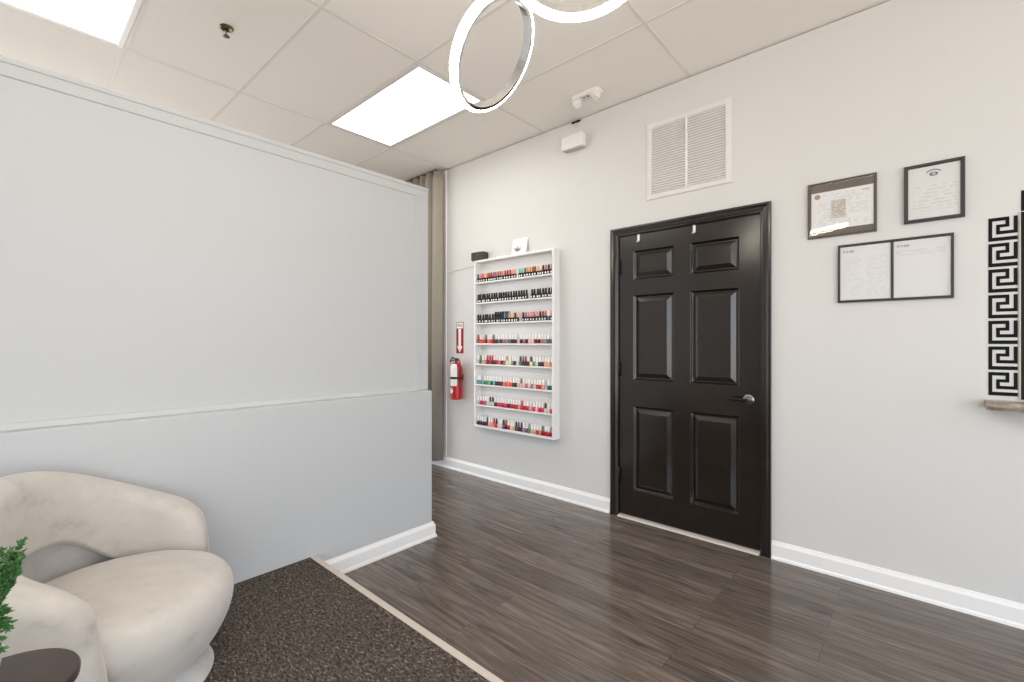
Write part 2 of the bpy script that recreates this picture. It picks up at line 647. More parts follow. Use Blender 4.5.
LF = DW + .008        # leaf front face
cols = [(-1.543, -1.243), (-1.133, -0.830)]
rows = [(0.205, 0.815), (1.003, 1.618), (1.728, 1.938)]
xs = sorted([DX0 + .002, DX1 - .002] + [v for c in cols for v in c])
zs = sorted([0.016, DZ - .002] + [v for c in rows for v in c])
b = MB()
vv = {(i, j): b.bm.verts.new((x, LF, z)) for i, x in enumerate(xs) for j, z in enumerate(zs)}
for i in range(len(xs) - 1):
    for j in range(len(zs) - 1):
        if i in (1, 3) and j in (1, 3, 5):
            continue
        b.bm.faces.new((vv[i, j], vv[i + 1, j], vv[i + 1, j + 1], vv[i, j + 1]))
# edges and back of the leaf
b.box(xs[0], xs[-1], LF + .022, LF + .040, zs[0], zs[-1])
for x in (xs[0], xs[-1]):
    b.grid([[(x, LF, zs[0]), (x, LF, zs[-1])], [(x, LF + .022, zs[0]), (x, LF + .022, zs[-1])]])
b.grid([[(xs[0], LF, zs[-1]), (xs[-1], LF, zs[-1])], [(xs[0], LF + .022, zs[-1]), (xs[-1], LF + .022, zs[-1])]])
b.grid([[(xs[0], LF, zs[0]), (xs[-1], LF, zs[0])], [(xs[0], LF + .022, zs[0]), (xs[-1], LF + .022, zs[0])]])
door = struct(b.build('door_1', M_DOOR))
for c in cols:
    for r in rows:
        b = MB()
        rr = []
        for ins, dep in ((0, 0), (.002, .001), (.010, .012), (.014, .0165), (.022, .0165), (.050, .002), (.054, .002)):
            x0, x1, z0, z1 = c[0] + ins, c[1] - ins, r[0] + ins, r[1] - ins
            rr.append([(x0, LF + dep, z0), (x1, LF + dep, z0), (x1, LF + dep, z1), (x0, LF + dep, z1)])
        b.grid(rr, close_u=True, cap1=True)
        b.build('door_panel', M_DOOR, door)
for z in (1.83, 1.08, 0.30):
    b = MB()
    b.lathe([(.0, -.055), (.004, -.053), (.0065, -.05), (.0065, .05), (.004, .053), (.0, .055)], 10, Matrix.Translation((DX0 - .001, DW - .004, z)))
    b.box(DX0 - .001, DX0 + .018, LF - .0016, LF + .0005, z - .05, z + .05)
    b.build('hinge', M_BLACKM, door, smooth=True)
# lever handle
hx, hz = -0.775, 0.925
b = MB()
b.lathe([(0, 0), (.034, 0), (.034, .004), (.031, .008), (.026, .010), (.013, .012), (.012, .045), (0, .045)], 28, Matrix.Translation((hx, LF, hz)) @ Matrix.Rotation(PI / 2, 4, 'X'))
handle = b.build('door_handle', mat('polished_dark_nickel', (0.26, 0.25, 0.24), 0.22, metal=1.0), door, smooth=True)
b = MB()
pts = [(hx + .006, LF - .048, hz), (hx - .02, LF - .052, hz + .001), (hx - .06, LF - .05, hz + .003), (hx - .10, LF - .046, hz + .001), (hx - .122, LF - .04, hz - .004)]
b.tube(pts, [.0115, .011, .0095, .0085, .006], 12)
b.build('lever', M_BLACKM, handle, smooth=True)
b = MB()
b.box(DX1 - .001, DX1 + .004, LF - .005, LF + .001, hz - .03, hz + .03, bev=.001, seg=1)
b.build('strike_plate', M_NICKEL, door)
# threshold
b = MB()
b.prism([(DW - .03, 0), (DW - .024, .008), (DW - .004, .011), (DW + .09, .011), (DW + .09, 0)], (DX0 - .0, DX1 + .0), 'x')
struct(b.build('trim_4', mat('pale_threshold', (0.58, 0.53, 0.47), 0.35)))
# over-door hooks
for x, lab in ((-1.50, 'white over-door hook above the left panels of the dark door, nearest the hinges'), (-1.105, 'white over-door hook above the right panels of the dark door, nearer the handle')):
    t = thing('over_door_hook', lab, 'hook', (x, LF, DZ - .002), 0, 'over-door hooks on the dark door')
    b = MB()
    b.prism([(.004, .0008), (-.003, .0008), (-.003, -.045), (-.008, -.055), (-.018, -.055), (-.024, -.048), (-.0225, -.047), (-.0175, -.0535), (-.0085, -.0535), (-.0015, -.0445), (-.0015, -.0005), (.004, -.0005)], (-.009, .009), 'x')
    b.build('hook_strap', M_WHITEP, t)

# curtain-side corner bead
b = MB()
b.box(-3.645, -3.60, DW - .010, DW, .105, CZ - gap - .002, bev=.003, seg=1)
struct(b.build('trim_5', M_TRIM))

# ------------------------------------------------------------------ ceiling panels, sprinkler, emergency light
def troffer(x0, y0, label):
    t = thing('ceiling_light', label, 'ceiling light', (x0, y0, CZ), 0, 'square-cornered ceiling panel lights')
    wx, wy, bd = 1.198, 0.598, 0.03
    b = MB()
    pr = [(0, .003), (0, -.006), (bd - .004, -.006), (bd, -.001), (bd, .003)]
    rings = []
    for (cx, cy, sx, sy) in ((0, 0, 1, 1), (wx, 0, -1, 1), (wx, wy, -1, -1), (0, wy, 1, -1)):
        rings.append([(cx + sx * a, cy + sy * a, z) for a, z in pr])
    b.grid(rings, close_u=True, close_v=True)
    b.build('frame', M_WHITEP, t)
    b = MB()
    b.box(bd - .002, wx - bd + .002, bd - .002, wy - bd + .002, -.003, .001)
    b.build('diffuser', M_PANEL, t)


troffer(gx[2] + .012, gy[8] + .012, 'long white glowing ceiling panel above the end of the partition, behind the hanging light rings')
troffer(gx[2] + .012, gy[5] + .012, 'bright ceiling panel over the left part of the white partition, cut by the photo edge')
troffer(gx[4] + .012, gy[5] + .012, 'added out-of-view ceiling panel overhead, right of the hanging light rings')  # this panel and the next are unseen, added to light the room
troffer(gx[6] + .012, gy[2] + .012, 'added out-of-view ceiling panel overhead near the shop front')

t = thing('fire_sprinkler', 'small brass fire sprinkler head hanging from a ceiling tile', 'sprinkler', (-2.905, 0.855, CZ))
b = MB()
b.lathe([(0, 0.001), (.036, 0.001), (.036, -.003), (.028, -.009), (.018, -.006), (0, -.006)], 24)
b.build('escutcheon', M_BRASS, t, smooth=True)
b = MB()
b.lathe([(0, -.004), (.010, -.004), (.010, -.02), (.004, -.024), (0, -.024)], 12)
b.build('nozzle', M_BRASS, t, smooth=True)
for s in (-1, 1):
    b = MB()
    b.tube([(s * .008, 0, -.018), (s * .013, 0, -.03), (s * .009, 0, -.043), (0, 0, -.049)], .0028, 8)
    b.build('yoke_arm', M_BRASS, t, smooth=True)
b = MB()
b.lathe([(0, -.047), (.016, -.048), (.017, -.050), (0, -.052)], 16)
b.build('deflector', M_BRASS, t, smooth=True)

t = thing('emergency_light', 'white twin-lamp emergency light fixed on the ceiling near the door wall', 'emergency light', (-1.75, 2.775, CZ), 0.0)
b = MB()
b.box(-.11, .11, -.042, .042, -.032, 0.001, bev=.014, seg=4)
b.build('housing', M_WHITEP, t, smooth=True, angle=60)
b = MB()
for dx in (-.02, .012):
    b.lathe([(0, -.032), (.006, -.032), (.006, -.036), (0, -.037)], 10, Matrix.Translation((dx, -.012, 0)))
b.build('test_button', mat('dark_button', (.12, .11, .1), .5), t)
for s in (-1, 1):
    mtx = Matrix.Translation((s * .085, -.01, -.040)) @ Matrix.Rotation(s * 0.55, 4, 'Y') @ Matrix.Rotation(-0.35, 4, 'X')
    b = MB()
    b.lathe([(0, .02), (.02, .018), (.032, .0), (.036, -.028), (.034, -.031), (.030, -.030)], 24, mtx)
    hd = b.build('lamp_head', M_WHITEP, t, smooth=True, angle=60)
    b = MB()
    b.lathe([(0, -.033), (.018, -.032), (.031, -.029), (.031, -.024), (0, -.024)], 24, mtx)
    b.build('lens', mat('clear_lamp_lens', (.85, .85, .86), .12), hd, smooth=True)

# small white wall box hanging by its wire
t = thing('wall_sensor', 'small white sensor box hanging by a wire under the ceiling on the door wall', 'sensor', (-2.03, DW, 2.855))
b = MB()
b.box(-.10, .10, -.066, 0, -.055, .055, bev=.012, seg=3)
b.build('case', M_WHITEP, t, smooth=True, angle=60)
b = MB()
b.box(-.085, .085, -.058, -.008, -.0585, -.054, bev=.002, seg=1)
b.build('speaker_slot', M_GREYP, t)
b = MB()
b.tube([(-.0, -.02, .054), (-.003, -.012, .08), (.002, -.010, .12), (-.004, -.008, .165), (-.008, -.014, .178)], .0035, 6)
b.build('wire', M_WHITEP, t, smooth=True)
b = MB()
b.box(-.035, .045, -.018, -.004, .162, .174, bev=.003, seg=1)
b.build('clip', M_BLACK, t)

# ------------------------------------------------------------------ return-air vent
t = thing('wall_vent', 'white louvred return-air vent on the wall above the dark door', 'vent', (-1.151, DW, 2.545))
b = MB()
hw, hh = .281, .268
rings = rail([(-hw, -hh), (-hw, hh), (hw, hh), (hw, -hh), (-hw, -hh)], [(-.001, -.002)])
pr = [(0, -.001), (0, .004), (-.004, .010), (-.034, .012), (-.038, .006), (-.038, -.001)]
rr = []
for (cx, cz, sx, sz) in ((-hw, -hh, 1, 1), (hw, -hh, -1, 1), (hw, hh, -1, -1), (-hw, hh, 1, -1)):
    rr.append([(cx - sx * a, -f, cz - sz * a) for a, f in pr])
b.grid(rr, close_u=True, close_v=True)
b.build('frame', mat('vent_enamel', (0.72, 0.70, 0.675), 0.45), t)
b = MB()
b.box(-hw + .03, hw - .03, -.0015, -.0005, -hh + .03, hh - .03)
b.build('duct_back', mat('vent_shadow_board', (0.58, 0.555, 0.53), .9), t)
b = MB()
n = 27
for k in range(n):
    z = -hh + .045 + (2 * hh - .09) * k / (n - 1)
    b.prism([(-.0015, z + .004), (-.0105, z - .005), (-.0120, z - .0035), (-.003, z + .0058)], (-hw + .036, hw - .036), 'x')
b.build('louvre_grille', M_TRIM, t)
b = MB()
b.box(-.006, .006, -.0128, -.0015, -hh + .036, hh - .036)
b.build('centre_bar', M_TRIM, t)

# ------------------------------------------------------------------ polish rack
RX0, RX1, RZ0, RZ1, RD = -3.118, -2.188, 0.488, 2.039, 0.082
RF = DW - RD
rack = thing('nail_polish_rack', 'tall white wall rack with eight shelves of nail polish', 'display rack', ((RX0 + RX1) / 2, DW, RZ0))
ox, oz = (RX0 + RX1) / 2, RZ0
TH = .020


def rbox(name, x0, x1, y0, y1, z0, z1, bev=.0015):
    b = MB()
    b.box(x0 - ox, x1 - ox, y0 - DW, y1 - DW, z0 - oz, z1 - oz, bev=bev, seg=1)
    return b.build(name, M_RACK, rack)


rbox('back_panel', RX0 + TH, RX1 - TH, DW - .006, DW, RZ0 + TH, RZ1 - TH, 0)
rbox('side_panel', RX0, RX0 + TH, RF, DW, RZ0, RZ1)
rbox('side_panel', RX1 - TH, RX1, RF, DW, RZ0, RZ1)
rbox('top_panel', RX0 + TH, RX1 - TH, RF, DW, RZ1 - TH, RZ1)
shelf_z = [1.828 - .1895 * k for k in range(7)] + [RZ0 + TH / 2]
for z in shelf_z[:-1]:
    rbox('shelf', RX0 + TH, RX1 - TH, RF + .002, DW - .006, z - .007, z + .007)
rbox('bottom_panel', RX0 + TH, RX1 - TH, RF, DW, RZ0, RZ0 + TH)
tops = [z + .007 for z in shelf_z[:-1]] + [RZ0 + TH]

# ---- nail polish bottles
def hexc(r, g, b_):
    f = lambda c: (c / 255 / 12.92) if c / 255 <= .04045 else ((c / 255 + .055) / 1.055) ** 2.4
    return (f(r), f(g), f(b_))


PAL = {
    'black': hexc(18, 17, 18), 'dark brown': hexc(52, 34, 30), 'white': hexc(246, 243, 240), 'clear': hexc(206, 205, 200),
    'pink': hexc(226, 150, 145), 'pale pink': hexc(232, 190, 180), 'rose': hexc(196, 110, 112), 'hot pink': hexc(196, 40, 84),
    'red': hexc(190, 22, 36), 'dark red': hexc(112, 14, 28), 'burgundy': hexc(72, 16, 30), 'plum': hexc(66, 30, 52), 'orange': hexc(228, 84, 44),
    'coral': hexc(232, 120, 92), 'peach': hexc(236, 168, 130), 'cream': hexc(236, 220, 180), 'gold': hexc(204, 152, 62), 'brown': hexc(150, 84, 58),
    'brick': hexc(164, 70, 56), 'mint': hexc(110, 190, 160), 'green': hexc(70, 138, 92), 'teal': hexc(24, 108, 100), 'dark teal': hexc(20, 56, 60),
    'blue': hexc(84, 138, 160), 'slate': hexc(92, 96, 112), 'grey': hexc(150, 146, 146), 'mauve': hexc(160, 112, 126), 'nude': hexc(214, 172, 150),
}
SHELF = ['top', 'second', 'third', 'fourth', 'fifth', 'sixth', 'seventh', 'bottom']
ORD = ['first', 'second', 'third', 'fourth', 'fifth', 'sixth', 'seventh', 'eighth', 'ninth', 'tenth', 'eleventh', 'twelfth', 'thirteenth', 'fourteenth', 'fifteenth', 'sixteenth', 'seventeenth', 'eighteenth', 'nineteenth', 'twentieth', 'twenty-first', 'twenty-second', 'twenty-third', 'twenty-fourth', 'twenty-fifth', 'twenty-sixth', 'twenty-seventh', 'twenty-eighth', 'twenty-ninth', 'thirtieth']


def pmat(c, kind):
    return mat(f'{kind}_{c.replace(" ", "_")}', PAL[c], 0.12 if kind == 'polish' else 0.35)


proto = {}


def bottle_proto(kind):
    t = thing('nail_polish_bottle', '', 'nail polish')
    if kind == 'classic':
        bp_, cp = [(0, 0), (.0120, 0), (.0138, .002), (.0142, .012), (.0140, .026), (.012, .033), (.0075, .037), (.0072, .040), (0, .040)], [(0, .037), (.0088, .037), (.0085, .045), (.0068, .076), (.0055, .079), (0, .080)]
    elif kind == 'gel':
        bp_, cp = [(0, 0), (.0125, 0), (.0138, .002), (.0138, .030), (.0125, .036), (.0075, .039), (0, .039)], [(0, .036), (.0100, .036), (.0102, .040), (.0086, .074), (.007, .078), (0, .079)]
    else:
        bp_, cp = [(0, 0), (.0125, 0), (.0138, .002), (.0138, .046), (.0125, .052), (.0075, .055), (0, .055)], [(0, .052), (.0105, .052), (.0105, .056), (.0098, .094), (.008, .098), (0, .099)]
    b = MB()
    b.lathe(bp_, 14)
    g = b.build('glass_bottle', pmat('black', 'polish'), t, smooth=True)
    b = MB()
    b.lathe(cp, 12)
    c = b.build('cap', pmat('white', 'cap'), t, smooth=True)
    if kind == 'gel':
        b = MB()
        n = 7
        b.grid([[(.0141 * math.cos(a), .0141 * math.sin(a), z) for a in [-PI / 2 - .2 + 0.9 * i / (n - 1) for i in range(n)]] for z in (.006, .021)])
        b.build('paper_label', M_WHITE, t, smooth=True)
    return t


KIDS = ['glass_bottle', 'cap', 'paper_label']


def place_bottle(kind, x, y, z, body, capc, label):
    if kind not in proto:
        proto[kind] = bottle_proto(kind)
        t = proto[kind]
        t['label'] = label
        for ch in t.children:
            for sl in ch.material_slots:
                mm = sl.material
                sl.link = 'OBJECT'
                sl.material = mm
    else:
        t = copy_thing(proto[kind], label)
    t.location = (x, y, z)
    t.rotation_euler = (0, 0, random.uniform(-.3, .3))
    for ch in t.children:
        if ch.name.startswith('glass_bottle'):
            ch.material_slots[0].material = pmat(body, 'polish')
        elif ch.name.startswith('cap'):
            ch.material_slots[0].material = pmat(capc, 'cap')
    return t


K = 'black'
W = 'white'
rows_spec = []
r1 = ['slate', 'pink', 'rose', 'peach', 'coral', 'brick', 'brick', 'mauve', 'rose', 'mauve', 'rose', 'pink', 'brick', 'red', 'brick', 'pink', 'pink', None, 'mint', 'mint', 'slate', 'gold', 'gold', 'brown', 'brown', 'peach', 'cream', 'dark brown', 'rose', 'dark brown', 'mauve']
rows_spec.append([('gel', K, c) if c else None for c in r1])
r2 = [K] * 5 + ['dark brown', 'dark brown'] + [K] * 14 + [None] + [K] * 8
rows_spec.append([('gel', K, c) if c else None for c in r2])
r3 = [K] * 11 + ['blue', 'slate', 'peach', 'cream', 'dark brown', 'peach', None, 'dark brown', 'rose', 'pink', 'pink', 'rose', 'pink', 'dark brown', 'brick', 'rose']
rows_spec.append([('gel', K, c) if c else None for c in r3] + [('classic', 'teal', W), ('gel', K, 'pink')])


def cl(s):
    out = []
    for q in s.split(','):
        q = q.strip()
        if q == '-':
            out.append(None)
        elif '/' in q:
            a, c = q.split('/')
            out.append(('classic', a, c))
        else:
            out.append(('classic', q, W))
    return out


rows_spec.append(cl('brick/brick, orange, orange, dark red/slate, coral, orange, dark red/teal, plum, slate, plum, mauve, mauve, slate, plum, burgundy, -, burgundy, mauve, burgundy, pale pink, pale pink, dark red, burgundy, rose, grey, slate, slate'))
rows_spec.append(cl('clear, teal/green, pink, pink, dark red/red, red/red, dark red/red, burgundy, red, rose, burgundy, mauve, cream/gold, cream, grey, plum, clear, slate/black, dark teal/slate, burgundy/red, burgundy, cream/black, green, clear, burgundy, plum, peach, nude, coral'))
rows_spec.append(cl('blue, blue, -, green, green, mint, dark teal, mint, plum, burgundy, burgundy, coral, orange, coral, orange, dark teal, dark teal, nude, nude/brown, pale pink, mauve, pale pink, mauve, clear, red, red, pink, -, teal, teal/white'))
rows_spec.append(cl('clear, hot pink, hot pink, mauve, clear, clear/black, clear/black, plum, hot pink, hot pink, red, hot pink, burgundy, red, red, red, pink, red/red, red, hot pink, pink, hot pink, pale pink, red, hot pink, clear/black, pale pink, red'))
rows_spec.append(cl('plum, plum, plum, burgundy, plum/black, pink, pink, coral/brick, red/black, clear, clear, slate/black, burgundy/brown, red, pale pink, nude, slate/black, plum/slate, plum/black, mauve, slate, green/grey, nude, pink, brick, coral, dark red/slate, red, red, dark red/brown'))
gi = 0
for r, spec in enumerate(rows_spec):
    m_ = len(spec)
    x0, x1 = RX0 + TH + .020, RX1 - TH - .017
    k = 0
    for i, sp in enumerate(spec):
        if sp is None:
            continue
        x = x0 + (x1 - x0) * i / (m_ - 1) + random.uniform(-.0012, .0012)
        y = RF + .022 + random.uniform(-.003, .004)
        kind, body, capc = sp
        what = f'{capc}-capped' if capc != body else f'all-{body}'
        lab = f'{what.replace(" ", "-")} {"gel" if kind == "gel" else body} nail polish bottle, {ORD[k]} from left on {SHELF[r]} rack shelf'
        if capc == body:
            lab = f'all-{body.replace(" ", "-")} nail polish bottle, {ORD[k]} from left on {SHELF[r]} rack shelf'
        o = place_bottle(kind, x, y, tops[r] + .0004, body, capc, lab)
        o['group'] = f'nail polish on the {SHELF[r]} shelf'
        k += 1
for i in range(6):
    x = RX0 + TH + .185 + .030 * i + (.09 if False else 0)
    o = place_bottle('tall', x + .03, DW - .028, tops[2] + .0006, 'black', 'dark teal', f'taller dark teal-capped bottle behind the black row on third rack shelf, {ORD[i]} from left')
    o['group'] = 'tall bottles at the back of the third shelf'

# ---- on top of the rack
t = thing('camera_box', 'small black box standing on the left end of the polish rack top', 'box', (-3.07, DW - .045, RZ1), 0.12)
b = MB()
b.box(-.075, .075, -.045, .030, 0, .078, bev=.006, seg=2)
b.build('case', mat('black_plastic', (.03, .027, .022), .4), t)
b = MB()
b.lathe([(0, .0), (.010, .0), (.012, .003), (.008, .005), (0, .005)], 16, Matrix.Translation((.01, -.045, .044)) @ Matrix.Rotation(PI / 2, 4, 'X'))
b.build('lens', mat('dull_lens', (.10, .095, .085), .2), t, smooth=True)
b = MB()
cp = [(-3.145, DW - .02, RZ1 + .03), (-3.19, DW - .012, RZ1 + .075), (-3.225, DW - .010, RZ1 + .02), (-3.20, DW - .010, RZ1 - .012), (-3.175, DW - .01, RZ1 - .02), (-3.24, DW - .006, RZ1 - .030), (-3.40, DW - .005, RZ1 - .040), (-3.56, DW - .016, RZ1 - .05), (-3.62, DW - .016, RZ1 - .052)]
cpts = []
for i in range(len(cp) - 1):
    p0, p1, p2, p3 = [Vector(cp[max(0, min(len(cp) - 1, i + d))]) for d in (-1, 0, 1, 2)]
    for k in range(6):
        u = k / 6
        cpts.append(.5 * ((2 * p1) + (p2 - p0) * u + (2 * p0 - 5 * p1 + 4 * p2 - p3) * u * u + (3 * p1 - p0 - 3 * p2 + p3) * u ** 3))
b.tube(cpts, .003, 6)
tag(b.build('power_cord', M_WHITEP, smooth=True), 'thin white cord running from the black box along the wall to the curtain', 'cord')
t = thing('display_card', 'white leaning card with a dark flower sketch on top of the rack', 'card', (-2.60, DW - .040, RZ1), 0.1)
mt = Matrix.Rotation(-.22, 4, 'X')
b = MB()
b.box(-.080, .080, -.003, .003, .001, .150, bev=.001, seg=1, mtx=mt)
b.box(-.078, .078, -.008, .004, .0, .006, mtx=mt)
b.build('acrylic_stand', mat('clear_acrylic', (.8, .8, .8), .15), t)
b = MB()
b.box(-.072, .072, -.0042, -.0030, .010, .144, mtx=mt)
b.build('paper', M_WHITE, t)
b = MB()
for i in range(9):
    a = -1.2 + 2.4 * i / 8
    L_ = .035 + .012 * ((i * 5) % 3)
    p = [Vector((-.015, -.0046, .030)), Vector((-.015 + math.sin(a) * L_ * .6, -.0046, .030 + math.cos(a) * L_ * .7)), Vector((-.015 + math.sin(a) * L_, -.0046, .030 + math.cos(a) * L_))]
    vs = b.tube(p, [.0025, .004, .001], 5)
bmesh.ops.scale(b.bm, vec=(1, .06, 1), space=Matrix.Translation((0, .0046, 0)), verts=b.bm.verts[:])
bmesh.ops.transform(b.bm, matrix=mt, verts=b.bm.verts[:])
b.build('flower_sketch', mat('grey_ink', (.16, .16, .17), .7), t)
b = MB()
b.box(-.065, .065, -.03, .025, 0, .008, bev=.001, seg=1)
tag(b.build('paper_pad', M_WHITE, loc=(-2.77, DW - .045, RZ1)), 'flat white paper pad lying on the rack top beside the leaning card', 'paper pad')

# ------------------------------------------------------------------ fire extinguisher and sign
ex, ez = -3.372, 0.72
t = thing('fire_extinguisher', 'red fire extinguisher with a white label hung on the wall by the curtain', 'fire extinguisher', (ex, DW - .075, ez))
R = .058
b = MB()
b.lathe([(0, 0), (R - .006, 0), (R, .006), (R, .30), (R * .93, .325), (R * .7, .345), (R * .36, .356), (.016, .36), (.016, .372), (0, .372)], 32)
b.build('cylinder', M_RED, t, smooth=True)
b = MB()
n = 16
b.grid([[((R + .0008) * math.cos(a), (R + .0008) * math.sin(a), z) for a in [math.radians(-185 + 150 * i / (n - 1)) for i in range(n)]] for z in (.135, .30)])
b.grid([[((R * k + .0008) * math.cos(a), (R * k + .0008) * math.sin(a), z) for a in [math.radians(-185 + 150 * i / (n - 1)) for i in range(n)]] for k, z in ((1, .30), (.93, .3255), (.72, .3445))])
bmesh.ops.remove_doubles(b.bm, verts=b.bm.verts[:], dist=.0002)
b.build('label', M_WHITE, t, smooth=True)
b = MB()
n = 12
b.grid([[((R + .0009) * math.cos(a), (R + .0009) * math.sin(a), .085 + .026 * math.sin(ph)) for a, ph in [(math.radians(-100 + 26 * rr_ * math.cos(2 * PI * i / n)), math.asin(max(-1, min(1, rr_ * math.sin(2 * PI * i / n))))) for i in range(n)]] for rr_ in (.02, .6, 1)], close_u=True)
b.build('round_sticker', M_WHITE, t, smooth=True)
b = MB()
b.lathe([(R + .0012, .200), (R + .003, .200), (R + .003, .222), (R + .0012, .222)], 32)
b.box(-.02, .02, R - .01, .075, .18, .24)
b.build('bracket_strap', M_BLACKM, t, smooth=True)
b = MB()
b.lathe([(0, .372), (.013, .372), (.013, .395), (0, .395)], 12)
b.build('valve', M_NICKEL, t, smooth=True)
for k, (dz0, dz1) in enumerate(((.392, .418), (.380, .372))):
    b = MB()
    b.tube([(.02, .012, .384 + .006 * (1 - k)), (-.01, 0, .388 + .006 * (1 - k)), (-.05, -.004, .378 + .03 * (1 - k) + .0), (-.085, -.006, dz0 - .018 * k - .02 * (1 - k))], [.009, .008, .006, .005], 8)
    b.build('squeeze_lever', M_BLACKM, t, smooth=True)
b = MB()
b.lathe([(0, 0), (.016, 0), (.018, .004), (.018, .010), (0, .012)], 16, Matrix.Translation((.012, -.012, .386)) @ Matrix.Rotation(PI / 2, 4, 'X'))
b.build('gauge', M_BLACKM, t, smooth=True)
b = MB()
b.tube([(.014, .0, .385), (.045, -.008, .388), (.066, -.012, .36), (.070, -.014, .28), (.068, -.014, .18), (.066, -.012, .12)], [.008, .0085, .0085, .008, .008, .011], 10)
b.build('hose', mat('dark_red_hose', (.28, .012, .012), .4), t, smooth=True)


def text_mesh(body, size):
    cu = bpy.data.curves.new('letters', 'FONT')
    cu.body = body
    cu.size = size
    cu.align_x, cu.align_y = 'CENTER', 'CENTER'
    cu.extrude = .0004
    o = bpy.data.objects.new('letters', cu)
    COL.objects.link(o)
    dg = bpy.context.evaluated_depsgraph_get()
    me = bpy.data.meshes.new_from_object(o.evaluated_get(dg))
    bpy.data.objects.remove(o)
    bpy.data.curves.remove(cu)
    return me


t = thing('fire_sign', 'red arrow sign reading FIRE above the fire extinguisher', 'sign', (-3.402, DW, 1.322))
b = MB()
b.box(-.052, .052, -.003, 0, -.155, .155)
b.build('sign_plate', mat('matte_red', (0.34, 0.012, 0.014), 0.6, spec=.2), t)
b = MB()
b.box(-.046, .046, -.0038, -.0028, .092, .149)
b.build('title_box', M_WHITE, t)
b = MB()
b.prism([(-.019, .088), (.019, .088), (.019, -.085), (.040, -.085), (0, -.148), (-.040, -.085), (-.019, -.085)], (-.0038, -.0028), 'y')
b.build('arrow', M_WHITE, t)
me = text_mesh('FIRE', .042)
me.materials.append(mat('dark_red_ink', (.20, .01, .012), .5))
o = bpy.data.objects.new('lettering', me)
COL.objects.link(o)
o.parent = t
o.location = (0, -.0040, .121)
o.rotation_euler = (PI / 2, 0, 0)

# ------------------------------------------------------------------ curtain
t = thing('curtain', 'taupe floor-length curtain hanging in folds at the end of the door wall', 'curtain', (-4.15, DW - .088, 0))
b = MB()
rings = []
nx = 240
for z, amp in ((3.005, .045), (2.9, .060), (1.5, .064), (.085, .066)):
    row = []
    for i in range(nx + 1):
        u = i / nx
        x = -.62 + 1.175 * u
        ph = 2 * PI * x / .112
        row.append((x, amp * (1 - 2 * abs(math.sin(ph / 2)) ** .75) + .006 * math.sin(ph * .37 + z), z))
    rings.append(row)
b.grid(rings)
cu = b.build('fabric', M_CURTAIN, t, smooth=True, angle=80)
sm = cu.modifiers.new('thickness', 'SOLIDIFY')
sm.thickness = .004
b = MB()
b.box(-.70, .49, -.012, .012, 3.005, 3.035, bev=.003, seg=1)
b.build('curtain_rail', M_BRASS, t)

# ------------------------------------------------------------------ framed certificates
def frame_ring(hw, hh, wd, dep, m, parent, name='frame', wt=None):
    wt = wt or wd
    b = MB()
    rr = []
    for (cx, cz, sx, sz) in ((-hw, -hh, 1, 1), (hw, -hh, -1, 1), (hw, hh, -1, -1), (-hw, hh, 1, -1)):
        rr.append([(cx + sx * a * wd, -f, cz + sz * a * wt) for a, f in ((0, 0), (0, dep * .85), (.12, dep), (.8, dep), (1, dep * .7), (1, 0))])
    b.grid(rr, close_u=True, close_v=True)
    return b.build(name, m, parent)


def flat(name, x0, x1, z0, z1, y0, y1, m, parent):
    b = MB()
    b.box(x0, x1, y0, y1, z0, z1)
    return b.build(name, m, parent)


PAPER = (0.72, 0.72, 0.71)
t = thing('framed_certificate', 'brown-matted certificate with a gold seal, left of the black-framed one', 'certificate', (-.312, DW, 2.011), 0, 'framed papers on the door wall')
flat('mat_board', -.148, .148, -.148, .148, -.009, -.001, M_TAUPE, t)
frame_ring(.153, .153, .012, .016, mat('brown_frame', (.075, .062, .05), .4), t)
P = flat('certificate_paper', -.136, .139, -.112, .098, -.0105, -.009, print_mat('licence_print', (.74, .74, .73), (.58, .61, .60), 19, .10, .92, .06, .93, .42, 15, .50), t)
b = MB()
b.lathe([(0, 0), (.014, 0), (.014, .001), (.010, .0014), (0, .0014)], 20, Matrix.Translation((-.107, -.0105, .075)) @ Matrix.Rotation(PI / 2, 4, 'X'))
b.build('gold_seal', mat('tan_seal', (.36, .25, .17), .5), P)
flat('crest_print', -.045, .022, -.055, .045, -.0110, -.0104, print_mat('crest_tint', (.60, .545, .50), (.42, .34, .29), 9, .05, .95, .05, .95, .5, 5, .45), P)
flat('heading_print', .092, .124, .074, .080, -.0110, -.0104, mat('grey_print', (.42, .42, .43), .7), P)
flat('glass', -.142, .142, -.142, .142, -.0135, -.0125, M_GLASS, t)

t = thing('framed_certificate', 'black-framed certificate with a small dark emblem at its top', 'certificate', (.058, DW, 2.017), 0, 'framed papers on the door wall')
frame_ring(.110, .143, .016, .018, M_PFRAME, t)
P = flat('certificate_paper', -.096, .096, -.129, .129, -.009, -.004, print_mat('charter_print', (.69, .69, .675), (.60, .60, .59), 15, .10, .93, .15, .66, .45, 9, .45), t)
b = MB()
b.lathe([(0, 0), (.016, 0), (.016, .001), (0, .001)], 20, Matrix.Translation((.0, -.009, .086)) @ Matrix.Rotation(PI / 2, 4, 'X'), sx=1, sy=.62)
E_ = b.build('emblem', mat('dark_emblem_ink', (.14, .14, .14), .7), P)
b = MB()
b.lathe([(0, 0), (.0065, 0), (.0065, .0016), (0, .0016)], 14, Matrix.Translation((.001, -.009, .086)) @ Matrix.Rotation(PI / 2, 4, 'X'))
b.build('emblem_centre', mat('pale_emblem', (.5, .5, .5), .7), E_)
b = MB()
n = 14
rr = []
